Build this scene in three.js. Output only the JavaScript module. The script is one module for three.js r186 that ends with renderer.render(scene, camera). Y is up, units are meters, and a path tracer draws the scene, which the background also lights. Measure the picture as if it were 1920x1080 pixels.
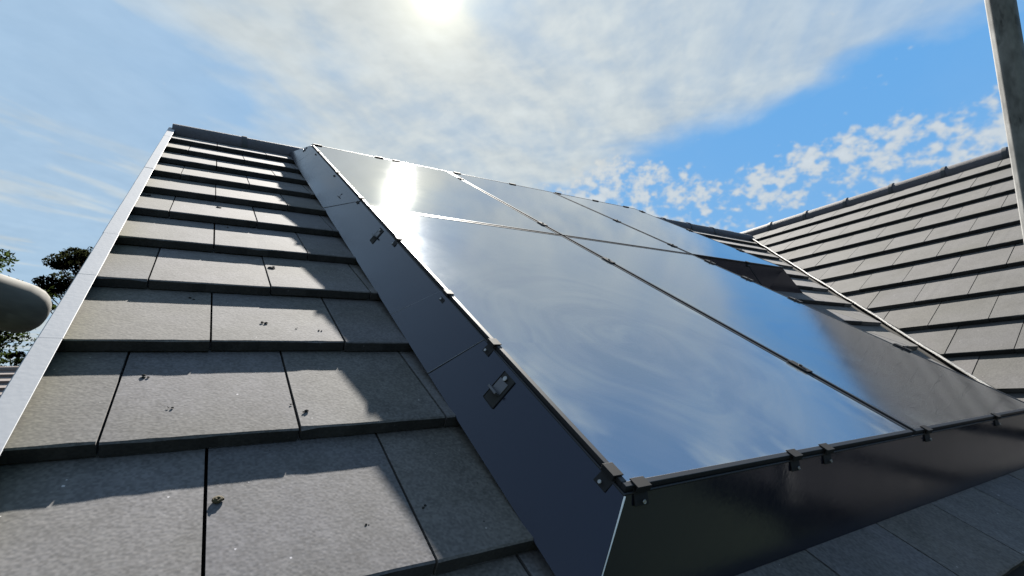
import * as THREE from 'three';
import { mergeGeometries, toCreasedNormals } from 'three/addons/utils/BufferGeometryUtils.js';
import { RoundedBoxGeometry } from 'three/addons/geometries/RoundedBoxGeometry.js';

// ---------------------------------------------------------------- camera, sky, sun, exposure
const EXPO = 3.8;                       // exposed for the shaded side of the roof
const AL = 0.5905, CA = Math.cos(AL), SA = Math.sin(AL);
const Y0 = 5.2;                         // height of the first full tile course above the ground
const scene = new THREE.Scene();
const camera = new THREE.PerspectiveCamera(59.24, 16 / 9, 0.05, 2000);
camera.position.set(-0.0241, Y0 + 0.244, 0.7641);
{
  const r = new THREE.Vector3(0.85164, -0.0484, 0.52189), u = new THREE.Vector3(-0.06321, 0.97897, 0.19395), f = new THREE.Vector3(0.5203, 0.19816, -0.83067);
  camera.quaternion.setFromRotationMatrix(new THREE.Matrix4().makeBasis(r, u, f.clone().negate()));
}
scene.add(camera);
const renderer = new THREE.WebGLRenderer({ antialias: true });
renderer.toneMapping = THREE.LinearToneMapping;
renderer.toneMappingExposure = EXPO;
renderer.shadowMap.enabled = true;
const SUN = new THREE.Vector3(0.3047, 0.6675, -0.6795).normalize();
const sun = new THREE.DirectionalLight(new THREE.Color(1, 0.95, 0.87), 5);
sun.position.copy(SUN).multiplyScalar(30).add(new THREE.Vector3(2, Y0, -2));
sun.target.position.set(2, Y0, -2);
sun.castShadow = true; sun.shadow.mapSize.set(4096, 4096); sun.shadow.radius = 1.6;
Object.assign(sun.shadow.camera, { left: -14, right: 14, top: 14, bottom: -14, near: 1, far: 80 });
scene.add(sun, sun.target);

// ---------------------------------------------------------------- noise
function rng(seed) { let s = seed >>> 0; return () => { s = (s + 0x6d2b79f5) >>> 0; let t = s; t = Math.imul(t ^ (t >>> 15), t | 1); t ^= t + Math.imul(t ^ (t >>> 7), t | 61); return ((t ^ (t >>> 14)) >>> 0) / 4294967296; }; }
const TAB = new Float32Array(65536); { const r = rng(7); for (let i = 0; i < 65536; i++) TAB[i] = r(); }
function vnoise(x, y, per = 256) {
  const xi = Math.floor(x), yi = Math.floor(y), fx = x - xi, fy = y - yi;
  const a = ((xi % per) + per) % per, b = ((yi % per) + per) % per, a1 = (a + 1) % per, b1 = (b + 1) % per;
  const u = fx * fx * fx * (fx * (fx * 6 - 15) + 10), v = fy * fy * fy * (fy * (fy * 6 - 15) + 10);
  const p = TAB[b * 256 + a], q = TAB[b * 256 + a1], s = TAB[b1 * 256 + a], t = TAB[b1 * 256 + a1];
  return p + (q - p) * u + (s - p) * v + (p - q - s + t) * u * v;
}
function fbm(x, y, oct, gain = 0.5) { let a = 1, s = 0, n = 0; for (let i = 0; i < oct; i++) { s += a * vnoise(x, y); n += a; a *= gain; const nx = x * 1.62 - y * 1.18 + 17.3; y = x * 1.18 + y * 1.62 + 9.1; x = nx; } return s / n; }
const sm = (a, b, x) => { const t = Math.min(1, Math.max(0, (x - a) / (b - a))); return t * t * (3 - 2 * t); };
const mix = (a, b, t) => a + (b - a) * t;

// ---------------------------------------------------------------- sky: air, thin sheet of cloud, small puffs, glow round the sun
{
  const W = 4096, H = 2048, d = new Float32Array(W * H * 4);
  const edgeX = (z) => z > 0.3 ? mix(1.9, 1.52, sm(0.2, 1.7, z)) : mix(1.3, 1.9, sm(-0.3, 0.3, z));
  for (let j = 0; j < H; j++) {
    const el = ((j + 0.5) / H - 0.5) * Math.PI, y = Math.sin(el), c = Math.cos(el);
    for (let i = 0; i < W; i++) {
      const o = (j * W + i) * 4, az = ((i + 0.5) / W - 0.5) * 2 * Math.PI, X = c * Math.cos(az), Z = c * Math.sin(az);
      let r, g, b;
      if (y < -0.02) { r = 0.06; g = 0.065; b = 0.06; }
      else {
        const cs = X * SUN.x + y * SUN.y + Z * SUN.z, ang = Math.acos(Math.min(1, Math.max(-1, cs))) * 57.2958;
        const yy = Math.max(y, 0.0), hz = Math.exp(-yy * 5.2);
        // air
        const side = 0.5 + 0.5 * Math.tanh((X * 0.9 + Z * 0.35) * 1.7 - 0.25);           // the air is hazier towards the west (left)
        const deep = mix(0.0, 1, side);
        r = mix(0.25, 0.10, deep); g = mix(0.49, 0.37, deep); b = mix(0.80, 0.80, deep);
        r = mix(r, 0.46, hz * 0.85); g = mix(g, 0.70, hz * 0.85); b = mix(b, 0.90, hz * 0.7);
        const away = sm(60, 130, ang); r *= 1 - 0.25 * away; g *= 1 - 0.2 * away; b *= 1 - 0.15 * away;
        // cloud plane
        const k = 1 / Math.max(y, 0.045), px = X * k, pz = -Z * k;
        const w1 = fbm(px * 0.9 + 3.1, pz * 0.9 + 8.2, 3) - 0.5, w2 = fbm(px * 0.9 + 40.7, pz * 0.9 + 21.4, 3) - 0.5;
        const streak = fbm((px * 0.8 + pz * 0.55) * 1.0 + w1 * 1.1 + 5, (pz * 0.9 - px * 0.55) * 2.6 + w2 * 1.1, 5, 0.55);
        const det = fbm(px * 5 + w1 * 3 + 2, pz * 5 + w2 * 3, 5, 0.55);
        // sheet
        const ex = edgeX(pz) + (fbm(px * 2.2 + 11, pz * 2.2 + 5, 4) - 0.5) * 0.5 + (det - 0.5) * 0.22;
        let sheet = sm(0.14, -0.16, px - ex) * sm(-0.95, 0.5, px + (streak - 0.5) * 1.9);
        sheet *= mix(0.6, 1, sm(3.8, 2.4, pz + (det - 0.5) * 1.5)) * sm(-2.5, -0.6, pz) * mix(0.42, 1, sm(0.1, 0.95, pz + w1 * 0.4));
        const fil = fbm((px * 0.7 + pz * 0.7) * 2.2 + w1 * 2 + 31, (pz * 0.7 - px * 0.7) * 9 + w2 * 2.5 + 12, 5, 0.6), fine = fbm(px * 13 + w2 * 5 + 3, pz * 13 + w1 * 5 + 8, 4, 0.6);
        sheet *= mix(0.72, 1.0, sm(0.3, 0.58, streak * 0.4 + det * 0.2 + fil * 0.25 + fine * 0.15));
        // wisps on the left and elsewhere
        let wisp = sm(0.34, 0.72, streak * 0.7 + fil * 0.3) * 0.95 * sm(1.7, 0.6, px) * mix(0.7, 1, sm(1.2, 2.2, pz)) + hz * sm(0.3, 0.6, streak) * 0.75 * sm(2.2, 1.2, px);
        const veil = 0.42 * sm(1.0, -0.4, px) + 0.1 * (streak - 0.4); let cl = Math.min(1, Math.max(sheet * 0.98, wisp * 0.85, veil));
        // puffs
        const az = Math.atan2(X, -Z), q = fbm(az * 8 + 4.4, el * 11 + 1.7, 3, 0.5) * 0.25 + fbm(az * 56 + el * 22 + w1 + 1.1, el * 74 - az * 14 + w2 + 7.7, 5, 0.55) * 0.75;
        const low = 2.15 + 0.22 * (1.7 - pz);
        const band = sm(low - 0.18, low + 0.12, px) * sm(low + 1.75, low + 0.5, px) * sm(-1.6, 0.1, pz);
        const tail = sm(1.25, 1.7, pz) * sm(1.25, 1.6, px) * sm(2.6, 2.2, px);
        const pf = Math.max(band, tail * 0.95), thr = mix(0.78, 0.42, pf);
        const puff = sm(thr - 0.07, thr + 0.2, q) * sm(0.02, 0.12, y);
        const sg = Math.exp(-ang / 16), lum = 0.60 + 0.10 * (det - 0.5) + 0.11 * (fil - 0.5) + 0.11 * (fine - 0.5) + 0.1 * sg;
        const sr = lum * mix(0.93, 1.0, sg), sgn = lum * 1.045, sb = lum * mix(1.10, 1.02, sg);
        r = mix(r, sr, cl); g = mix(g, sgn, cl); b = mix(b, sb, cl);
        const pl = 0.62 + 0.35 * (q - thr);
        r = mix(r, pl * 0.98, puff * 0.82); g = mix(g, pl * 1.03, puff * 0.82); b = mix(b, pl * 1.03, puff * 0.82);
        // glow of the sun through the thin cloud
        const g1 = 2.2 * Math.exp(-Math.pow(ang / 1.45, 2)), g2 = 0.36 * Math.exp(-Math.pow(ang / 4.5, 2)), g3 = 0.08 * Math.exp(-ang / 9);
        r += g1 + g2 + g3; g += g1 * 0.96 + g2 * 0.93 + g3 * 0.9; b += g1 * 0.75 + g2 * 0.6 + g3 * 0.72;
        if (y < 0) { const t = -y / 0.02; r = mix(r, 0.06, t); g = mix(g, 0.065, t); b = mix(b, 0.06, t); }
      }
      d[o] = r / EXPO; d[o + 1] = g / EXPO; d[o + 2] = b / EXPO; d[o + 3] = 1;
    }
  }
  const t = new THREE.DataTexture(d, W, H, THREE.RGBAFormat, THREE.FloatType);
  t.mapping = THREE.EquirectangularReflectionMapping; t.magFilter = THREE.LinearFilter; t.needsUpdate = true;
  scene.background = t; scene.environment = t;
}

// ---------------------------------------------------------------- textures
function tex(size, fn, srgb, repeat = true) {
  const d = new Uint8Array(size * size * 4), c = [0, 0, 0];
  for (let y = 0; y < size; y++) for (let x = 0; x < size; x++) { fn(x / size, y / size, c); const o = (y * size + x) * 4; for (let k = 0; k < 3; k++) d[o + k] = Math.max(0, Math.min(255, c[k] * 255)); d[o + 3] = 255; }
  const t = new THREE.DataTexture(d, size, size); t.magFilter = t.minFilter = THREE.LinearFilter;
  if (repeat) t.wrapS = t.wrapT = THREE.RepeatWrapping;
  if (srgb) t.colorSpace = THREE.SRGBColorSpace;
  t.needsUpdate = true; return t;
}
const pf = (x, y, per, oct, ox = 0) => { let a = 1, s = 0, n = 0; for (let i = 0; i < oct; i++) { s += a * vnoise(x * per + ox * 31, y * per + ox * 57, per); n += a; a *= 0.55; per = Math.min(256, per * 2); } return s / n; };
const lin2s = (v) => v <= 0.0031308 ? v * 12.92 : 1.055 * Math.pow(v, 1 / 2.4) - 0.055;
const R1 = rng(11);
const SPECK = []; for (let i = 0; i < 90; i++) SPECK.push([R1(), R1(), 0.0006 + R1() * R1() * 0.0022, R1() < 0.62]);
// the texture covers 1 m; concrete: 0.12 grey with sand grain
const concreteMap = tex(1024, (x, y, c) => {
  const big = pf(x, y, 4, 4, 1) - 0.5, mid = pf(x, y, 32, 3, 2) - 0.5, gr = pf(x, y, 256, 1, 3) - 0.5, st = pf(x * 1, y, 8, 4, 5) - 0.5;
  let v = 0.078 * (1 + 0.55 * big + 0.35 * mid + 0.6 * gr + 0.3 * st), w = 1.0;
  for (const [sx, sy, sr, white] of SPECK) { const dx = x - sx, dy = y - sy, dd = dx * dx + dy * dy; if (dd < sr * sr) v = white ? 0.35 : 0.02; }
  c[0] = lin2s(v * 1.035); c[1] = lin2s(v * 0.985); c[2] = lin2s(v * (0.965 + 0.2 * big));
}, true);
const concreteBump = tex(1024, (x, y, c) => { const v = 0.25 * pf(x, y, 128, 2, 4) + 0.55 * vnoise(x * 256 + 9, y * 256 + 4, 256) + 0.2 * pf(x, y, 16, 3, 6); c[0] = c[1] = c[2] = v; }, false);
const steelMap = tex(512, (x, y, c) => { const a = pf(x, y, 8, 5, 1), b = pf(x, y, 32, 3, 2); const v = 0.085 + 0.11 * (a - 0.5) + 0.06 * (b - 0.5) - 0.03 * sm(0.62, 0.72, pf(x, y * 1, 16, 4, 7)); c[0] = lin2s(v); c[1] = lin2s(v * 0.985); c[2] = lin2s(v * 0.93); }, true);
const steelRough = tex(256, (x, y, c) => { c[0] = c[1] = c[2] = 0.68 + 0.3 * pf(x, y, 16, 4, 3); }, false);
// film of dried water and dust on the glass: swirls left by a wet cloth (u across, v up the panel)
const dustAmt = (x, y, s) => {
  const wx = fbm(x * 3 + s * 7, y * 4, 3) - 0.5, wy = fbm(x * 3 + 20, y * 4 + s * 5, 3) - 0.5;
  const rr = Math.hypot(x - 0.45 + wx * 0.12, (y - 0.28 + wy * 0.1) * 1.5), swirl = fbm(rr * 26 + s, Math.atan2(y - 0.28, x - 0.45) * 0.8 + 3, 4, 0.6);
  const cloud = fbm(x * 2.6 + wx * 2 + s * 3.3, y * 3 + wy * 2, 5, 0.55), edge = Math.exp(-Math.min(x, 1 - x) * 26) + Math.exp(-y * 30) * 0.9;
  return Math.max(0, 0.25 + 0.9 * (cloud - 0.45) + 0.75 * (swirl - 0.5) * sm(0.9, 0.2, rr)) * 0.8 + edge * sm(0.5, 0.75, fbm(x * 9 + s, y * 9, 4)) * 1.1;
};
const glassMaps = [0, 1, 2].map((s) => [
  tex(512, (x, y, c) => { const a = dustAmt(x, y, s); const v = 0.42; c[0] = lin2s(v * 0.86 * (1 + 0.1 * a)); c[1] = lin2s(v * 0.95 * (1 + 0.03 * a)); c[2] = lin2s(v * 1.1 * (1 - 0.12 * Math.min(1, a))); }, true, false),
  tex(512, (x, y, c) => { const a = dustAmt(x, y, s); c[0] = 0; c[1] = [0.06 + 0.09 * (1 - y), 0.11, 0.032][s] + [0.05, 0.04, 0.02][s] * Math.min(1, a * 1.2); c[2] = 1 - [0.34, 0.1, 0.14][s] * Math.min(1, a * 0.9); }, false, false)]);
const skirtBump = tex(512, (x, y, c) => { c[0] = c[1] = c[2] = 0.8 * pf(x, y, 4, 3, 2) + 0.2 * pf(x, y, 128, 2, 8); }, false);
const grassMap = tex(512, (x, y, c) => { const a = pf(x, y, 8, 5, 1), b = pf(x, y, 64, 3, 4); const v = 0.024 * (0.6 + 0.8 * a) * (0.7 + 0.6 * b); c[0] = lin2s(v * 0.9); c[1] = lin2s(v * 1.35); c[2] = lin2s(v * 0.45); }, true);

// ---------------------------------------------------------------- materials
const std = (o) => new THREE.MeshStandardMaterial(o), phy = (o) => new THREE.MeshPhysicalMaterial(o), lin = (r, g, b) => new THREE.Color().setRGB(r, g, b);
const tileMats = [[1, 1, 1], [0.90, 0.90, 0.93], [1.08, 1.06, 1.03], [0.97, 0.95, 0.90], [0.84, 0.85, 0.88]].map((t) => phy({ color: lin(...t), map: concreteMap, bumpMap: concreteBump, bumpScale: 0.0004, roughness: 0.93, ior: 1.5, vertexColors: true }));
const sideTileMats = [[1, 1, 0.98], [0.9, 0.91, 0.9], [1.1, 1.08, 1.04], [0.97, 0.98, 0.93], [0.84, 0.85, 0.84]].map((t) => phy({ color: lin(t[0] * 0.52, t[1] * 0.52, t[2] * 0.52), map: concreteMap, bumpMap: concreteBump, bumpScale: 0.0004, roughness: 0.9, ior: 1.5, vertexColors: true }));  // darker copy of the tiles; the slopes' difference in sheen is put into colour
const deckMat = std({ color: lin(0.02, 0.02, 0.02), roughness: 1 });
const ridgeMat = phy({ color: lin(0.66, 0.62, 0.72), map: concreteMap, bumpMap: concreteBump, bumpScale: 0.001, roughness: 0.7 });
const unionMat = std({ color: lin(0.02, 0.02, 0.022), roughness: 0.6 });
const vergeMat = phy({ color: lin(0.25, 0.258, 0.275), roughness: 0.65, bumpMap: skirtBump, bumpScale: 0.0008 });
const leadMat = phy({ color: lin(0.13, 0.13, 0.127), roughness: 0.6, bumpMap: concreteBump, bumpScale: 0.002 });
const frameMat = phy({ color: lin(0.014, 0.0145, 0.017), roughness: 0.5, specularIntensity: 0.7, ior: 1.5 });
const skirtMat = phy({ color: lin(0.008, 0.009, 0.015), roughness: 0.28, roughnessMap: skirtBump, specularIntensity: 1, specularColor: lin(0.66, 0.74, 1), ior: 1.5, bumpMap: skirtBump, bumpScale: 0.0004 });
const clipMat = phy({ color: lin(0.01, 0.01, 0.011), roughness: 0.72, ior: 1.45, specularIntensity: 0.6 });
const boltMat = std({ color: lin(0.28, 0.28, 0.28), roughness: 0.4, metalness: 1 });
const railMat = std({ color: lin(0.09, 0.09, 0.10), roughness: 0.45, metalness: 0.5 });
const edgeMat2 = std({ color: lin(0.16, 0.17, 0.19), roughness: 0.5 });
const edgeMat = std({ color: lin(0.75, 0.75, 0.75), roughness: 0.45 });
const glassMats = glassMaps.map(([m, r]) => phy({ color: 0xffffff, map: m, roughness: 1, roughnessMap: r, metalnessMap: r, ior: 1.5, metalness: 1 }));
const galvMat = std({ color: lin(1.2, 1.22, 1.25), map: steelMap, roughnessMap: steelRough, roughness: 1, metalness: 0 });
const tubeMat = std({ color: lin(0.72, 0.68, 0.58), map: steelMap, roughnessMap: steelRough, roughness: 1 });
const brickMat = std({ color: lin(0.26, 0.13, 0.09), roughness: 0.9 });
const mossMat = std({ color: lin(0.008, 0.008, 0.007), roughness: 1 });
const shellMat = std({ color: lin(0.045, 0.034, 0.014), roughness: 0.95 });

// ---------------------------------------------------------------- helpers
const used = new Map();
const numbered = (n) => { const k = used.get(n) || 0; used.set(n, k + 1); return k ? n + '_' + String(k).padStart(3, '0') : n; };
function thing(name, label, category, pos = [0, 0, 0], group, kind) {
  const o = new THREE.Group(); o.name = numbered(name); o.position.set(...pos); scene.add(o);
  o.userData = { label, category }; if (group) o.userData.group = group; if (kind) o.userData.kind = kind;
  return o;
}
function part(name, geo, mat, parent, kind) {
  const m = new THREE.Mesh(geo, mat); m.name = name; m.castShadow = m.receiveShadow = true; parent.add(m);
  if (kind) m.userData.kind = kind;
  return m;
}
const sub = (name, parent) => { const g = new THREE.Group(); g.name = name; parent.add(g); return g; };
// roof plane: u along the eaves, v up the slope, n out of it; v = 0, n = 0 on the front top edge of a tile course
const onRoof = (u, v, n) => [u, Y0 + v * SA + n * CA, -(v * CA - n * SA)];
const ROOF_TURN = AL - Math.PI / 2;
function roofThing(name, label, category, [u, v, n], group) { const g = thing(name, label, category, onRoof(u, v, n), group); g.rotation.x = ROOF_TURN; return g; }
function box(w, h, d, x = 0, y = 0, z = 0, r = 0.0012) { const g = new RoundedBoxGeometry(w, h, d, 1, Math.min(r, w / 3, h / 3, d / 3)); g.translate(x, y, z); return g; }
function flat(g) { const f = g.index ? g.toNonIndexed() : g; f.computeVertexNormals(); return f; }
// a sheet through four corners (counter-clockwise seen from outside), with thickness behind it
function sheet(p, th, step = 1) {
  const [a, b, c, d] = p.map((q) => new THREE.Vector3(...q)), n = new THREE.Vector3().crossVectors(b.clone().sub(a), d.clone().sub(a)).normalize();
  const back = [a, b, c, d].map((q) => q.clone().addScaledVector(n, -th)), P = [], U = [];
  const lu = b.distanceTo(a), lv = d.distanceTo(a);
  const quad = (q, uv) => { for (const k of [0, 1, 2, 0, 2, 3]) { P.push(q[k].x, q[k].y, q[k].z); U.push(...uv[k]); } };
  quad([a, b, c, d], [[0, 0], [lu, 0], [lu, lv], [0, lv]]); quad([back[3], back[2], back[1], back[0]], [[0, lv], [lu, lv], [lu, 0], [0, 0]]);
  const f = [a, b, c, d]; for (let i = 0; i < 4; i++) { const j = (i + 1) % 4; quad([f[i], back[i], back[j], f[j]], [[0, 0], [0, th], [1, th], [1, 0]]); }
  const g = new THREE.BufferGeometry(); g.setAttribute('position', new THREE.Float32BufferAttribute(P, 3)); g.setAttribute('uv', new THREE.Float32BufferAttribute(U, 2)); g.computeVertexNormals(); return g;
}
const tube = (a, b, r, seg = 20) => { const A = new THREE.Vector3(...a), B = new THREE.Vector3(...b), d = B.clone().sub(A), g = new THREE.CylinderGeometry(r, r, d.length(), seg, 1); g.applyQuaternion(new THREE.Quaternion().setFromUnitVectors(new THREE.Vector3(0, 1, 0), d.normalize())); g.translate(...A.add(B).multiplyScalar(0.5).toArray()); return g; };

// ---------------------------------------------------------------- ground
{
  const g = new THREE.CircleGeometry(900, 64); g.rotateX(-Math.PI / 2);
  const uv = g.attributes.uv; for (let i = 0; i < uv.count; i++) uv.setXY(i, uv.getX(i) * 450, uv.getY(i) * 450);
  const m = part('ground', g, std({ map: grassMap, roughness: 1 }), scene); m.userData = { kind: 'structure', label: 'green grass ground around and below the houses', category: 'ground' };
}

// ---------------------------------------------------------------- roof tiles
const W = 0.30, G = 0.3492, T = 0.031, TL = 0.415, GAP = 0.0024;
const rt = rng(5);
// one flat concrete tile: x across, y up the slope from its front edge, top front edge at z = 0
function tileGeo(x0, x1, len, seed, stain) {
  const r = rng(seed * 977 + 13), nx = Math.max(2, Math.round((x1 - x0) / 0.034)), P = [], U = [], C = [];
  const ou = r(), ov = r(), th = 0.0265, top = [], front = [], low = [], back = [], bw = [];
  let chip = 0;
  for (let i = 0; i <= nx; i++) {
    const x = mix(x0, x1, i / nx), jag = (r() - 0.5) * 0.0022; chip = r() < 0.1 ? r() * 0.0045 : 0;
    const yf = (r() - 0.5) * 0.0014;
    top.push([x, 0.0035 + yf + chip, -T * 0.0035 / G - chip * 0.3]); front.push([x, yf, -0.0028 - chip + jag * 0.4]); low.push([x, 0.0012 + jag * 0.6, -th - Math.abs(jag)]); back.push([x, len, -T * len / G]); bw.push([x, len, -T * len / G - th]);
  }
  const col = (p) => { if (!stain) return [1, 1, 1]; const d = Math.max(0, p[0] - x0 - 0.04), k = Math.exp(-d * 18) * (0.55 + 0.45 * Math.sin(seed * 3.7 + p[1] * 9)); return [mix(1, 0.82, k), mix(1, 0.78, k), mix(1, 0.38, k)]; };
  let frontShade = 1; const tri = (...q) => q.forEach((p) => { P.push(...p); U.push(p[0] + ou, p[1] + p[2] * 1.2 + ov); C.push(...col(p).map((k) => k * frontShade)); });
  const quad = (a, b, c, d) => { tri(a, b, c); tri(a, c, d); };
  for (let i = 0; i < nx; i++) { quad(top[i], top[i + 1], back[i + 1], back[i]); quad(front[i], front[i + 1], top[i + 1], top[i]); frontShade = 0.2 + 0.16 * r(); quad(low[i], low[i + 1], front[i + 1], front[i]); frontShade = 1; }  // front faces darker: their shade is put into the vertex colour
  for (const [i, s] of [[0, 1], [nx, -1]]) { const q = [bw[i], low[i], front[i], top[i], back[i]]; const e = s > 0 ? q : q.slice().reverse(); tri(e[0], e[1], e[2]); tri(e[0], e[2], e[3]); tri(e[0], e[3], e[4]); }
  quad(bw[0], bw[nx], low[nx], low[0]);
  const g = new THREE.BufferGeometry(); g.setAttribute('position', new THREE.Float32BufferAttribute(P, 3)); g.setAttribute('uv', new THREE.Float32BufferAttribute(U, 2)); g.setAttribute('color', new THREE.Float32BufferAttribute(C, 3)); g.computeVertexNormals(); return g;
}
// a tile cut along a slanting line: keep s * (x - xa - slope * y) > 0
function cutTileGeo(x0, x1, len, xa, slope, s, seed) {
  let poly = [[x0, 0], [x1, 0], [x1, len], [x0, len]], out = [];
  const f = (p) => s * (p[0] - xa - slope * p[1]);
  for (let i = 0; i < poly.length; i++) { const a = poly[i], b = poly[(i + 1) % poly.length], fa = f(a), fb = f(b); if (fa >= 0) out.push(a); if (fa * fb < 0) { const t = fa / (fa - fb); out.push([mix(a[0], b[0], t), mix(a[1], b[1], t)]); } }
  if (out.length < 3) return null;
  let area = 0; for (let i = 0; i < out.length; i++) { const a = out[i], b = out[(i + 1) % out.length]; area += a[0] * b[1] - a[1] * b[0]; } if (area < 0.002) return null;
  const P = [], U = [], C = [], th = 0.0265, r = rng(seed * 31 + 7), ou = r(), ov = r();
  const tp = out.map(([x, y]) => [x, y, -T * y / G]), bt = tp.map(([x, y, z]) => [x, y, z - th]);
  const tri = (...q) => q.forEach((p) => { P.push(...p); U.push(p[0] + ou, p[1] + p[2] * 1.2 + ov); C.push(1, 1, 1); });
  for (let i = 1; i < tp.length - 1; i++) { tri(tp[0], tp[i], tp[i + 1]); tri(bt[0], bt[i + 1], bt[i]); }
  for (let i = 0; i < tp.length; i++) { const j = (i + 1) % tp.length; tri(bt[i], bt[j], tp[j]); tri(bt[i], tp[j], tp[i]); }
  const g = new THREE.BufferGeometry(); g.setAttribute('position', new THREE.Float32BufferAttribute(P, 3)); g.setAttribute('uv', new THREE.Float32BufferAttribute(U, 2)); g.setAttribute('color', new THREE.Float32BufferAttribute(C, 3)); g.computeVertexNormals(); return g;
}
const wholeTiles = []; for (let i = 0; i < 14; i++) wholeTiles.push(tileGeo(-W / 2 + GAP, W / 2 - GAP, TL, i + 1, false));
function placeTile(parent, geo, x, y) {
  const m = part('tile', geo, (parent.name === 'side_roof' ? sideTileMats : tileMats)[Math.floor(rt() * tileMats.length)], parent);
  m.position.set(x + (rt() - 0.5) * 0.0012, y + (rt() - 0.5) * 0.004, (rt() - 0.5) * 0.0016); m.rotation.z = (rt() - 0.5) * 0.004; m.rotation.y = (rt() - 0.5) * 0.004;
  return m;
}
const house = thing('house', 'house with a dark grey flat tiled roof, two slopes meeting in a valley', 'house', [0, 0, 0]);
const OR = [6.5747, 2.2751, 0.8945];                                  // right roof: a point of its ridge (u, height, depth)
const valleyU = (v) => OR[0] + (v * SA - OR[1]) / (SA / CA);          // on the main slope
const VERGE = -0.257, ULEFT = VERGE - 0.035;
const PL = 0.561, PW = 1.042, VB = -0.066, VP = 1.725, PH = 0.15;     // panels: left, pitch across, bottom, pitch up, height
const underPanels = (u0, u1, v0, v1) => v0 > VB - 0.02 && v1 < VB + 2 * VP - 0.03 && u0 > PL + 0.0 && (u1 < PL + 2 * PW - 0.02 || (v0 > VB + VP - 0.02 && u1 < PL + 3 * PW - 0.02));
{
  const mr = sub('main_roof', house); mr.position.set(0, Y0, 0); mr.rotation.x = ROOF_TURN;
  for (let k = -1; k <= 10; k++) {
    const v = k * G, off = (Math.abs(k) % 2) * W / 2, len = k === 10 ? 0.34 : TL;
    for (let j = -2; j < 24; j++) {
      let x0 = j * W + off, x1 = x0 + W;
      if (x1 < VERGE + 0.01) continue;
      const left = x0 < ULEFT; if (left) x0 = ULEFT;
      const vu = valleyU(v) - 0.035;
      if (x0 > valleyU(v + len)) break;
      if (underPanels(x0, x1, v, v + G)) continue;
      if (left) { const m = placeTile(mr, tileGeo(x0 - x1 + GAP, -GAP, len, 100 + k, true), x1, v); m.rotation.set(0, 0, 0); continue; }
      if (x1 > vu) { const g = cutTileGeo(GAP, W - GAP, len, vu - x0, CA, -1, 300 + k * 30 + j); if (g) placeTile(mr, g, x0, v); continue; }
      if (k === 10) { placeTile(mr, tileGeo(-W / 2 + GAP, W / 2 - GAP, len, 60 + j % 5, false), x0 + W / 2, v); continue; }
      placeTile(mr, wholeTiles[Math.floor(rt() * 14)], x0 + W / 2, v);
    }
  }
  // top course under the ridge, deck, ridge tiles
  const rv = 3.87, ru1 = valleyU(3.83) + 0.05;
  for (let a = VERGE - 0.02, i = 0; a < ru1; a += 0.45, i++) {
    const b = Math.min(ru1, a + 0.45), g = new THREE.CylinderGeometry(0.088, 0.091, b - a - 0.006, 28, 1, false, -0.3, Math.PI + 0.6); g.rotateZ(Math.PI / 2);
    const m = part('ridge_tile', g, ridgeMat, mr); m.position.set((a + b) / 2, rv + 0.01, -0.05); m.rotation.x = 0.98;
    const un = new THREE.CylinderGeometry(0.097, 0.097, 0.03, 20, 1, false); un.rotateZ(Math.PI / 2);
    if (i && b < ru1) { const q = part('ridge_union', un, unionMat, mr); q.position.set(a, rv + 0.01, -0.05); }
  }
  const deck = part('roof_deck', sheet([[VERGE, -0.36, -0.075], [valleyU(-0.36) - 0.02, -0.36, -0.075], [valleyU(3.85) - 0.02, 3.85, -0.075], [VERGE, 3.85, -0.075]], 0.03), deckMat, mr);
  const fas = part('fascia_board', box(4.6, 0.02, 0.16, 2.0, -0.33, -0.16), deckMat, mr);
  // white dry verge caps, one beside each course
  for (let k = -1; k <= 10; k++) {
    const v0 = k * G - 0.004, l = k === 10 ? 0.40 : G - 0.0004;
    const sh = new THREE.Shape(); [[-0.0005, 0.0032], [0, 0.0046], [-0.0007, 0.0056], [-0.037, 0.0066], [-0.0392, 0.0048], [-0.0392, -0.11], [-0.0375, -0.11], [-0.0375, 0.0032]].reverse().forEach(([x, y], i) => i ? sh.lineTo(x, -y) : sh.moveTo(x, -y)); sh.closePath();
    const g = new THREE.ExtrudeGeometry(sh, { depth: l, bevelEnabled: false, steps: 1 }); g.rotateX(-Math.PI / 2);
    const m = part('verge_cap', g, vergeMat, mr); m.position.set(VERGE + (rt() - 0.5) * 0.0012, v0, (rt() - 0.5) * 0.0008); m.rotation.x = (rt() - 0.6) * 0.003;
  }
}
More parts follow.
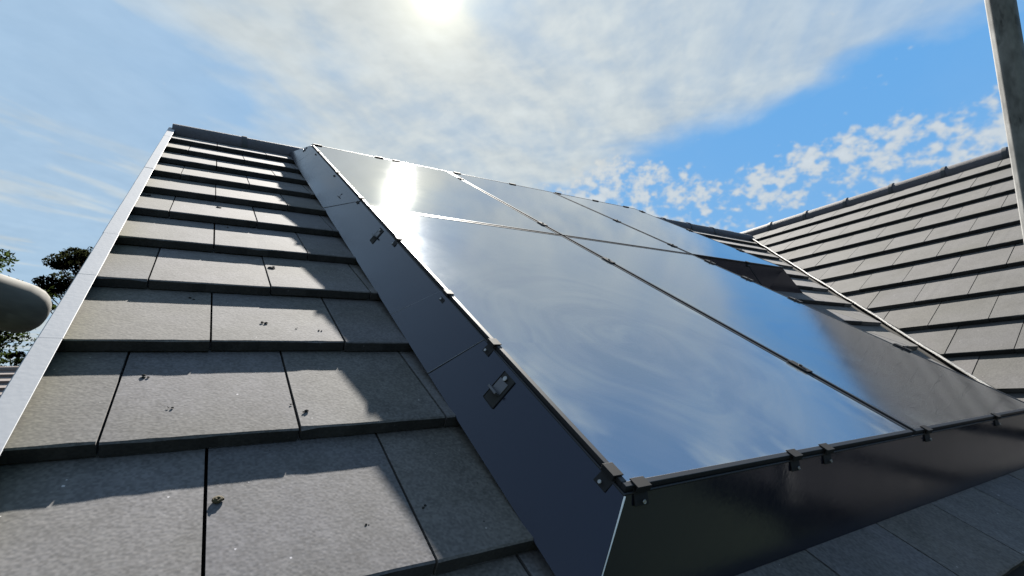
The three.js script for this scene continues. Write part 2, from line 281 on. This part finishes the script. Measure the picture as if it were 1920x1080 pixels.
{
  const rr = sub('side_roof', house); rr.matrixAutoUpdate = true;
  rr.position.set(OR[0], Y0 + OR[1], -OR[2]);
  rr.quaternion.setFromRotationMatrix(new THREE.Matrix4().makeBasis(new THREE.Vector3(0, 0, 1), new THREE.Vector3(CA, SA, 0), new THREE.Vector3(-SA, CA, 0)));
  const vx = (y) => OR[2] - (OR[1] + y * SA) / (SA / CA);             // x of the valley at y
  for (let k = 1; k <= 14; k++) {
    const y = -k * G, off = (k % 2) ? 0 : W / 2, len = k === 1 ? 0.33 : TL;
    for (let j = 9; j > -24; j--) {
      const x0 = j * W + off, x1 = x0 + W; if (x0 > 2.4) continue;
      const va = vx(y) + 0.03; if (x1 < vx(y + len)) break;
      if (x0 < va) { const g = cutTileGeo(GAP, W - GAP, len, va - x0, -CA, 1, 900 + k * 30 + j); if (g) placeTile(rr, g, x0, y); continue; }
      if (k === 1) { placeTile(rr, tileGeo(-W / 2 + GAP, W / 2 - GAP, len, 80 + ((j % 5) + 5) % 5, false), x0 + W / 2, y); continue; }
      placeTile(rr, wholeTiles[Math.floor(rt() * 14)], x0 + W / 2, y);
    }
  }
  for (let i = -5; i < 6; i++) {
    const a = -(0.566 + i * 1.62) * W - 0.486, b = a + 0.486, g = new THREE.CylinderGeometry(0.1, 0.102, b - a - 0.006, 28, 1, false, -0.3, Math.PI + 0.6); g.rotateZ(Math.PI / 2);
    if (a > 2.3 || b < vx(0) - 0.1) continue;
    const m = part('ridge_tile', g, ridgeMat, rr); m.position.set((a + b) / 2, 0.035, -0.06); m.rotation.x = 0.98;
    const un = new THREE.CylinderGeometry(0.111, 0.111, 0.035, 20, 1, false); un.rotateZ(Math.PI / 2);
    const q = part('ridge_union', un, unionMat, rr); q.position.set(b, 0.035, -0.06);
  }
  part('roof_deck', sheet([[vx(-5) + 0.02, -5, -0.08], [2.5, -5, -0.08], [2.5, 0, -0.08], [vx(0) + 0.02, 0, -0.08]], 0.03), deckMat, rr);
}
{ // valley: a pale welted strip running down between the two slopes
  const pts = []; for (let i = 0; i <= 40; i++) { const v = mix(-0.36, 3.84, i / 40), u = valleyU(v) - 0.004; pts.push(new THREE.Vector3(...onRoof(u, v, 0.010)).add(new THREE.Vector3((vnoise(i * 0.9, 3) - 0.5) * 0.012, (vnoise(i * 0.7, 9) - 0.5) * 0.01, 0))); }
  const tr = part('valley_strip', new THREE.TubeGeometry(new THREE.CatmullRomCurve3(pts), 120, 0.007, 8), leadMat, house);
  part('valley_tray', mergeGeometries([sheet([onRoof(valleyU(-0.36) - 0.14, -0.36, -0.03), onRoof(valleyU(-0.36), -0.36, -0.03), onRoof(valleyU(3.84), 3.84, -0.03), onRoof(valleyU(3.84) - 0.14, 3.84, -0.03)], 0.004)]), leadMat, house);
  // the far slopes, gables and walls below
  const rY = Y0 + 2.15, rZ = -3.2, e = Y0 - 0.3;
  part('rear_slope', sheet([[7.8, e, -6.9], [-0.3, e, -6.9], [-0.3, rY, rZ - 0.05], [7.8, rY, rZ - 0.05]], 0.06), deckMat, house);
  part('rear_slope', sheet([[10.6, Y0 - 0.5, 1.6], [10.6, Y0 - 0.5, -5], [OR[0] + 0.04, Y0 + 2.25, -5], [OR[0] + 0.04, Y0 + 2.25, 1.6]], 0.06), deckMat, house);
  const wallShape = new THREE.Shape(); wallShape.moveTo(0.35, 0); wallShape.lineTo(6.6, 0); wallShape.lineTo(6.6, Y0 - 0.35); wallShape.lineTo(3.2, Y0 + 1.85); wallShape.lineTo(0.35, Y0 - 0.02); wallShape.closePath();
  const wg = new THREE.ExtrudeGeometry(wallShape, { depth: 2.6, bevelEnabled: false }); wg.rotateY(Math.PI / 2); wg.translate(-0.22, 0, 0);
  part('wall', wg, brickMat, house);
  const w2 = new THREE.BoxGeometry(6.2, Y0 - 0.7, 7.2); w2.translate(6.6, (Y0 - 0.7) / 2, -2.2); part('wall', w2, brickMat, house);
}

// ---------------------------------------------------------------- solar panels
const PANEL_GROUP = 'black solar panels on the main roof slope';
const pw = PW - 0.018, ph = VP - 0.018;
const frameGeo = mergeGeometries([box(pw, 0.011, 0.035, pw / 2, 0.0055, -0.0175), box(pw, 0.011, 0.035, pw / 2, ph - 0.0055, -0.0175), box(0.011, ph - 0.0222, 0.0348, 0.0055, ph / 2, -0.0175), box(0.011, ph - 0.0222, 0.0348, pw - 0.0055, ph / 2, -0.0175)]);
const glassGeo = new THREE.BoxGeometry(pw - 0.0222, ph - 0.0222, 0.004); glassGeo.translate(pw / 2, ph / 2, -0.0036);
const backGeo = box(pw - 0.024, ph - 0.024, 0.003, pw / 2, ph / 2, -0.03);
const midClipGeo = mergeGeometries([box(0.03, 0.07, 0.004, 0, 0, 0.0025, 0.0015), box(0.012, 0.06, 0.03, 0, 0, -0.015)]);
const screwGeo = (() => { const a = new THREE.CylinderGeometry(0.0048, 0.0048, 0.005, 12), b = new THREE.TorusGeometry(0.0048, 0.0014, 6, 14); a.rotateX(Math.PI / 2); b.translate(0, 0, 0.0015); return mergeGeometries([a, b]); })();
const panelLabels = [
  'front left black solar panel, large and smeared, at the near corner of the array',
  'front right black solar panel reflecting blue sky and the dark side roof',
  'top left black solar panel with the sun glaring in it',
  'middle black solar panel of the upper row, reflecting pale cloud',
  'far right black solar panel of the upper row, beside the valley tiles'];
const spots = [[0, 0], [1, 0], [0, 1], [1, 1], [2, 1]];
const panels = spots.map(([a, b], i) => {
  const p = roofThing('solar_panel', panelLabels[i], 'solar panel', [PL + a * PW, VB + b * VP, PH], PANEL_GROUP);
  part('frame', frameGeo, frameMat, p); part('glass', glassGeo, glassMats[i < 2 ? i : 2], p); part('backsheet', backGeo, frameMat, p);
  return p;
});
function midClip(i, x, y) { const c = part('clamp', midClipGeo, clipMat, panels[i]); c.position.set(x, y, 0); part('screw', screwGeo, clipMat, c).position.set(0, 0, 0.006); }
for (const v of [0.266, 1.249]) midClip(0, pw + 0.009, v - VB);
for (const v of [1.86, 3.079]) midClip(2, pw + 0.009, v - VB - VP);
for (const v of [0.397, 0.921, 1.223, 1.5]) midClip(1, pw + 0.004, v - VB);
for (const v of [1.83, 2.423]) midClip(3, pw + 0.009, v - VB - VP);
for (const v of [2.051, 2.604, 3.245]) midClip(4, pw + 0.002, v - VB - VP);
const topClipGeo = mergeGeometries([box(0.06, 0.024, 0.005, 0, 0, 0.003), box(0.06, 0.006, 0.03, 0, 0.012, -0.012)]);
for (const [i, u] of [[2, 0.60], [2, 1.04], [2, 1.17], [3, 1.68], [3, 2.21], [4, 2.70], [4, 3.15], [4, 3.55]]) { const c = part('clamp', topClipGeo, clipMat, panels[i]); c.position.set(u - PL - (i - 2) * PW, ph - 0.004, 0); }

// ---------------------------------------------------------------- black skirts round the array
const SN = 0.137, FL = 0.474, FB = -0.155;    // top of skirt, foot on the left, foot in front
const clipGeo = (() => { // plate over the frame and a leg down the skirt (local: x outwards to the left is -x)
  const plate = box(0.026, 0.036, 0.003, 0.0025, 0, 0.0018, 0.001), drop = box(0.004, 0.036, 0.012, -0.0085, 0, -0.004);
  const leg = box(0.034, 0.036, 0.003, -0.0165, 0, 0); leg.rotateY(-0.0); leg.translate(0.0165, 0, 0); leg.rotateY(-0.96); leg.translate(-0.0085, 0, -0.006 - 0.014);
  return mergeGeometries([plate, drop, leg]);
})();
function clip(parent, base, u, v, turn) {
  const c = part('clip', clipGeo, clipMat, parent); c.position.set(u - base[0], v - base[1], PH - base[2]); c.rotation.z = turn; c.scale.setScalar(0.85);
  const s = part('screw', screwGeo, boltMat, c); s.position.set(-0.0205, 0, -0.0235); s.rotation.y = -0.96; s.scale.setScalar(0.7);
}
{
  const base = [FL, 0, -0.002], L = roofThing('panel_skirt', 'long black skirt sloping down the left side of the solar panels onto the tiles', 'skirt', base);
  const tops = [VB - 0.006, 0.453, 0.749, 1.796, 3.197, VB + 2 * VP - 0.012], feet = [FB, 0.536, 0.882, 2.154, 3.33, 3.79];
  const tu = PL - 0.003, loc = (u, v, n) => [u - base[0], v - base[1], n - base[2]];
  for (let i = 0; i < 5; i++) { const e = (i % 2) * 0.0012, g = 0.0006; part('skirt_sheet', sheet([loc(FL - e, feet[i] + g, -0.004 + e), loc(tu - e, tops[i] + g, SN + e), loc(tu - e, tops[i + 1] - g, SN + e), loc(FL - e, feet[i + 1] - g, -0.004 + e)].reverse().map((q) => q), 0.0014), skirtMat, L); }
  for (const v of [-0.028, 0.415, 0.712, 1.206, 1.809, 2.385, 3.06]) clip(L, base, PL - 0.0, v, 0);
  part('end_trim', sheet([loc(tu, VB + 2 * VP - 0.012, SN), loc(FL, 3.79, -0.004), loc(tu + 3.1, 3.79, -0.004), loc(tu + 3.1, VB + 2 * VP - 0.012, SN)].reverse(), 0.0014), skirtMat, L);
  for (let i = 1; i < 5; i++) part('sheet_edge', tube(loc(FL - 0.0018, feet[i], -0.001), loc(tu - 0.0018, tops[i], SN + 0.001), 0.0009, 6), edgeMat2, L);
  part('folded_lip', tube(loc(tu, tops[0], SN + 0.001), loc(tu, tops[5], SN + 0.001), 0.0022, 8), frameMat, L);
  // pale cut edge of the mitre at the near corner
  part('corner_edge', tube(loc(tu, VB - 0.006, SN), loc(FL, FB, -0.012), 0.0018, 8), edgeMat, L);
  // brackets on dark plates that paint the shade inside notches in the sheet
  const dirN = [(tu - FL) , SN + 0.004], slopeLen = Math.hypot(...dirN), ry = -Math.atan2(dirN[1], dirN[0]);
  for (const [v, t, s] of [[0.30, 0.70, 1], [1.38, 0.74, 0.9], [2.07, 0.62, 0.6], [3.42, 0.7, 0.6]]) {
    const b = sub('rail_bracket', L); b.position.set(...loc(FL + (tu - FL) * t, v, SN * t)); b.rotation.y = ry; b.scale.setScalar(s);
    part('notch_shade', mergeGeometries([box(0.072, 0.045, 0.0016, 0, 0, 0.0012, 0.0005)]), deckMat, b);
    part('notch_rim', mergeGeometries([box(0.072, 0.0018, 0.004, 0, 0.0235, 0.0015), box(0.072, 0.0018, 0.004, 0, -0.0235, 0.0015), box(0.0018, 0.045, 0.004, -0.0365, 0, 0.0015)]), clipMat, b);
    part('angle', mergeGeometries([box(0.006, 0.034, 0.018, -0.008, 0.002, 0.009), box(0.03, 0.034, 0.003, 0.006, 0.002, 0.003)]), railMat, b);
    const sc = part('bolt', screwGeo, boltMat, b); sc.position.set(0.026, 0.002, 0.006); sc.scale.setScalar(1.0);
  }
}
{
  const base = [FL, FB, -0.016], F = roofThing('panel_skirt', 'black front skirt under the lower edge of the nearest solar panels, facing the eaves', 'skirt', base);
  const loc = (u, v, n) => [u - base[0], v - base[1], n - base[2]], tv = VB - 0.003, ur = PL + 2 * PW - 0.018 + 0.003;
  part('skirt_sheet', sheet([loc(FL + 0.001, FB, -0.016), loc(ur + 0.09, FB, -0.016), loc(ur, tv, SN), loc(PL - 0.003, tv, SN)], 0.0014), skirtMat, F);
  part('end_sheet', sheet([loc(ur + 0.09, FB, -0.016), loc(ur + 0.09, VB + VP, -0.01), loc(ur, VB + VP, SN), loc(ur, tv, SN)], 0.0014), skirtMat, F);
  part('folded_lip', tube(loc(PL - 0.003, tv, SN + 0.001), loc(ur, tv, SN + 0.001), 0.0022, 8), frameMat, F);
  for (const u of [0.593, 1.032, 1.157, 1.668, 2.198]) clip(F, base, u, VB, Math.PI / 2);
}
{
  const v0 = VB + VP, u0 = PL + 2 * PW, base = [u0, v0 - 0.09, -0.02], S = roofThing('panel_skirt', 'short black skirt under the far right solar panel, beside the side roof valley', 'skirt', base);
  const loc = (u, v, n) => [u - base[0], v - base[1], n - base[2]], tv = v0 - 0.003, us = 3.23, uf = 3.44, ur = PL + 3 * PW - 0.016;
  part('skirt_sheet', sheet([loc(u0 - 0.0, FB + v0 - VB, -0.03), loc(uf - 0.001, FB + v0 - VB, -0.03), loc(us - 0.001, tv, SN), loc(u0, tv, SN)], 0.0014), skirtMat, S);
  part('skirt_sheet', sheet([loc(uf + 0.001, FB + v0 - VB, -0.03), loc(3.98, FB + v0 - VB + 0.02, -0.03), loc(ur, tv, SN), loc(us + 0.001, tv, SN)], 0.0014), skirtMat, S);
  part('seam_strip', sheet([loc(uf - 0.008, FB + v0 - VB, -0.028), loc(uf + 0.008, FB + v0 - VB, -0.028), loc(us + 0.006, tv, SN + 0.002), loc(us - 0.006, tv, SN + 0.002)], 0.0014), clipMat, S);
  part('end_sheet', sheet([loc(3.98, FB + v0 - VB + 0.02, -0.03), loc(3.98, VB + 2 * VP, -0.02), loc(ur, VB + 2 * VP, SN), loc(ur, tv, SN)], 0.0014), skirtMat, S);
  clip(S, base, us, v0, Math.PI / 2);
}

// ---------------------------------------------------------------- moss crumbs, a snail shell
{
  const r = rng(21), gs = [];
  const at = [[0.176, 1.255, 0.010, 7], [0.166, 0.407, 0.006, 4], [0.117, 0.815, 0.006, 4], [0.191, 0.788, 0.005, 2], [0.249, 0.776, 0.004, 2], [-0.109, 0.58, 0.005, 4], [-0.06, 0.45, 0.004, 3], [0.145, 0.44, 0.003, 3], [-0.24, 2.02, 0.011, 4], [0.01, 1.96, 0.009, 4], [-0.05, 0.99, 0.006, 2], [0.32, 0.12, 0.004, 3], [0.22, 0.1, 0.003, 4], [0.05, 1.7, 0.006, 2], [-0.18, 3.87, 0.02, 6]];
  for (const [u, v, s, n] of at) for (let i = 0; i < n; i++) { const g = new THREE.IcosahedronGeometry(0.5 * s * (0.4 + r() * 0.7), 1), p = g.attributes.position; for (let q = 0; q < p.count; q++) { const k = 0.75 + 0.5 * vnoise(p.getX(q) * 900 + i * 3, p.getY(q) * 900 + p.getZ(q) * 700); p.setXYZ(q, p.getX(q) * k * 1.3, p.getY(q) * k, p.getZ(q) * k * 0.7); } const vf = v - Math.floor(v / G) * G; g.translate(u + (r() - 0.5) * s * 3, v + (r() - 0.5) * s * 2.4, -T * vf / G + s * 0.25 + (v > 3.9 ? 0.045 : 0)); gs.push(flat(g)); }
  const m = part('moss_crumbs', mergeGeometries(gs.map((g) => { g.deleteAttribute('uv'); return g; })), mossMat, scene); m.position.set(...onRoof(0, 0, 0)); m.rotation.x = ROOF_TURN;
  m.userData = { label: 'small dark moss crumbs lying scattered on the grey roof tiles', category: 'moss', kind: 'stuff' };
  const pts = []; for (let i = 0; i <= 26; i++) { const a = i * 0.42, q = 0.0068 - i * 0.00018; pts.push(new THREE.Vector3(Math.cos(a) * q, Math.sin(a) * q * 0.9, 0.004 + i * 0.0001)); }
  const sg = new THREE.TubeGeometry(new THREE.CatmullRomCurve3(pts), 60, 0.0027, 7), sh = roofThing('snail_shell', 'small curled brown snail shell beside the joint between two near tiles', 'snail shell', [0.016, 0.204, -0.0185]);
  part('shell', sg, shellMat, sh);
}

// ---------------------------------------------------------------- scaffold tubes
{
  const A = new THREE.Vector3(1.4108, Y0 + 1.0227, 0.5249), B = new THREE.Vector3(1.4422, Y0 + 0.6683, 0.495), d = B.clone().sub(A).normalize();
  const foot = A.clone().addScaledVector(d, A.y / -d.y), top = A.clone().addScaledVector(d, -1.3);
  const t = thing('scaffold_pole', 'upright galvanised scaffold pole at the right, in front of the side roof', 'scaffold pole', foot.toArray());
  const len = top.distanceTo(foot), prof = [[0.0203, 0], [0.0242, 0], [0.0242, len], [0.0203, len], [0.0203, 0]].map((q) => new THREE.Vector2(...q)), g = new THREE.LatheGeometry(prof, 40);
  const uv = g.attributes.uv, p = g.attributes.position; for (let i = 0; i < uv.count; i++) uv.setXY(i, uv.getX(i) * 0.6, p.getY(i) * 1.6);
  const gg = toCreasedNormals(g, 0.6); const m = part('tube', gg, galvMat, t); m.quaternion.setFromUnitVectors(new THREE.Vector3(0, 1, 0), d.clone().negate());
  const plate = box(0.15, 0.006, 0.15, 0, 0.003, 0); part('base_plate', plate, galvMat, t);
}
{
    const E = new THREE.Vector3(-0.1534, Y0 + 0.3385, 0.1035), d = new THREE.Vector3(-0.0497, 0.0151, 0.0284).normalize();
  const t = thing('scaffold_tube', 'rounded end of a scaffold tube jutting in from the left, before the trees', 'scaffold tube', E.toArray());
  const R = 0.0242, prof = [[0.0001, 0], [R * 0.3, 0.0008], [R * 0.55, 0.0028], [R * 0.76, 0.0065], [R * 0.9, 0.0115], [R * 0.975, 0.018], [R, 0.025], [R, 1.6], [0.0001, 1.6]].map((q) => new THREE.Vector2(...q)), g = new THREE.LatheGeometry(prof, 48);
  const uv = g.attributes.uv, p = g.attributes.position; for (let i = 0; i < uv.count; i++) uv.setXY(i, uv.getX(i) * 0.6, p.getY(i) * 1.6);
  const m = part('tube', g, tubeMat, t); m.quaternion.setFromUnitVectors(new THREE.Vector3(0, 1, 0), d);
}

// ---------------------------------------------------------------- trees and the neighbour's house on the left
const cam = camera.position;
function tree(name, label, category, [x, z], base, crownY, rx, ry, n, clumps, leaf, color, seed, group) {
  const r = rng(seed), t = thing(name, label, category, [x, 0, z], group), trunk = [];
  const stem = new THREE.CylinderGeometry(0.09, 0.24, crownY + ry * 0.3, 10, 6); stem.translate(0, (crownY + ry * 0.3) / 2, 0); { const p = stem.attributes.position; for (let i = 0; i < p.count; i++) { const y = p.getY(i); p.setX(i, p.getX(i) + Math.sin(y * 0.8) * 0.08); } } trunk.push(stem);
  const cs = [];
  for (let i = 0; i < clumps; i++) { const a = r() * 6.283, h = (r() * 2 - 1), q = Math.sqrt(1 - h * h * 0.85) * (0.35 + 0.65 * Math.sqrt(r())); const c = new THREE.Vector3(Math.cos(a) * q * rx, crownY + h * ry, Math.sin(a) * q * rx); cs.push([c, (0.2 + r() * 0.3) * Math.min(rx, ry) * 0.72]);
    const from = new THREE.Vector3(Math.sin(c.y * 0.6) * 0.05, Math.max(base, c.y - 0.5 - r() * ry * 0.7), 0), mid = from.clone().lerp(c, 0.5).add(new THREE.Vector3(0, -0.12, 0)); trunk.push(tube(from.toArray(), mid.toArray(), 0.045, 5), tube(mid.toArray(), c.toArray(), 0.022, 4)); }
  const P = [], N = [], C = [], v = new THREE.Vector3();
  for (let i = 0; i < n; i++) {
    const [c, cr] = cs[Math.floor(r() * cs.length)]; v.set(r() * 2 - 1, r() * 2 - 1, r() * 2 - 1); if (v.lengthSq() > 1) { i--; continue; } v.multiplyScalar(cr).multiply(new THREE.Vector3(1.25, 0.75, 1.25)).add(c);
    const a = new THREE.Vector3(r() - 0.5, r() - 0.5, r() - 0.5).normalize(), b = new THREE.Vector3(r() - 0.5, r() - 0.5, r() - 0.5).cross(a).normalize(), L = leaf * (0.6 + 0.8 * r()), w = L * 0.42, nn = a.clone().cross(b);
    const q = [v.clone().addScaledVector(a, -L / 2), v.clone().addScaledVector(b, w / 2), v.clone().addScaledVector(a, L / 2), v.clone().addScaledVector(b, -w / 2)];
    for (const k of [0, 1, 2, 0, 2, 3]) { P.push(q[k].x, q[k].y, q[k].z); N.push(nn.x, nn.y, nn.z); }
    const s = 0.7 + 0.6 * r(); for (let k = 0; k < 6; k++) C.push(color[0] * s, color[1] * s, color[2] * s);
  }
  const g = new THREE.BufferGeometry(); g.setAttribute('position', new THREE.Float32BufferAttribute(P, 3)); g.setAttribute('normal', new THREE.Float32BufferAttribute(N, 3)); g.setAttribute('color', new THREE.Float32BufferAttribute(C, 3));
  part('trunk', mergeGeometries(trunk), std({ color: lin(0.06, 0.045, 0.03), roughness: 0.95 }), t);
  part('crown', g, phy({ vertexColors: true, roughness: 0.8, transmission: 0.3, thickness: 0, side: THREE.DoubleSide }), t);
  return t;
}
const far = (dx, dy, dz, dist) => [cam.x + dx * dist, cam.y + dy * dist, cam.z + dz * dist];
{
  const [x, y, z] = far(-0.150, 0.180, -0.969, 30); tree('pine_tree', 'dark bushy pine crown showing just left of the white roof verge', 'tree', [x, z], 7, y, 1.6, 1.6, 9000, 30, 0.17, [0.035, 0.042, 0.018], 3);
  const [x2, y2, z2] = far(-0.275, 0.150, -0.95, 24); tree('broadleaf_tree', 'loose green tree behind the scaffold tube at the left edge', 'tree', [x2, z2], 5.6, y2, 2.2, 1.8, 6500, 46, 0.15, [0.05, 0.075, 0.02], 8);
  const [x3, y3, z3] = far(-0.215, 0.068, -0.974, 27); tree('garden_shrub', 'low dark shrub rising behind the ridge of the neighbouring roof', 'shrub', [x3, z3], 4.5, y3 - 0.25, 1.7, 0.75, 5000, 22, 0.12, [0.03, 0.05, 0.015], 15);
}
{
  const dist = 19, [x, y, z] = far(-0.22, 0.061, -0.973, dist), h = y, phi = 0.58, len = 4.2, x0 = x - 9, x1 = x + 4;
  const n = thing('neighbour_house', 'neighbouring house with a brown grey course-lined roof below the trees', 'house', [x, 0, z]);
  const roof = sub('roof', n); roof.position.set(0, h, 0); roof.rotation.x = phi - Math.PI / 2;
  const mt = std({ color: lin(0.13, 0.105, 0.095), roughness: 0.85, map: null });
  for (let k = 1; k <= 12; k++) { const g = box(x1 - x0, 0.37, 0.08, (x0 + x1) / 2 - x, 0, 0, 0.006); const m = part('tile_course', g, mt, roof); m.position.set(0, -k * 0.33 + 0.18, 0); m.rotation.x = -0.2; }
  part('ridge', tube([x0 - x, 0.02, 0], [x1 - x, 0.02, 0], 0.1, 12), mt, roof);
  const hs = len * Math.sin(phi), dz = len * Math.cos(phi), s = new THREE.Shape(); s.moveTo(dz - 0.3, 0); s.lineTo(dz - 0.3, h - hs - 0.15); s.lineTo(0, h - 0.14); s.lineTo(-dz + 0.3, h - hs - 0.15); s.lineTo(-dz + 0.3, 0); s.closePath();
  const g = new THREE.ExtrudeGeometry(s, { depth: x1 - x0 - 0.6, bevelEnabled: false }); g.rotateY(-Math.PI / 2); g.translate(x1 - x - 0.3, 0, 0); part('wall', g, brickMat, n);
  part('rear_slope', sheet([[x1 - x, h - hs, -dz], [x0 - x, h - hs, -dz], [x0 - x, h, -0.02], [x1 - x, h, -0.02]], 0.05), mt, n);
}
renderer.render(scene, camera);
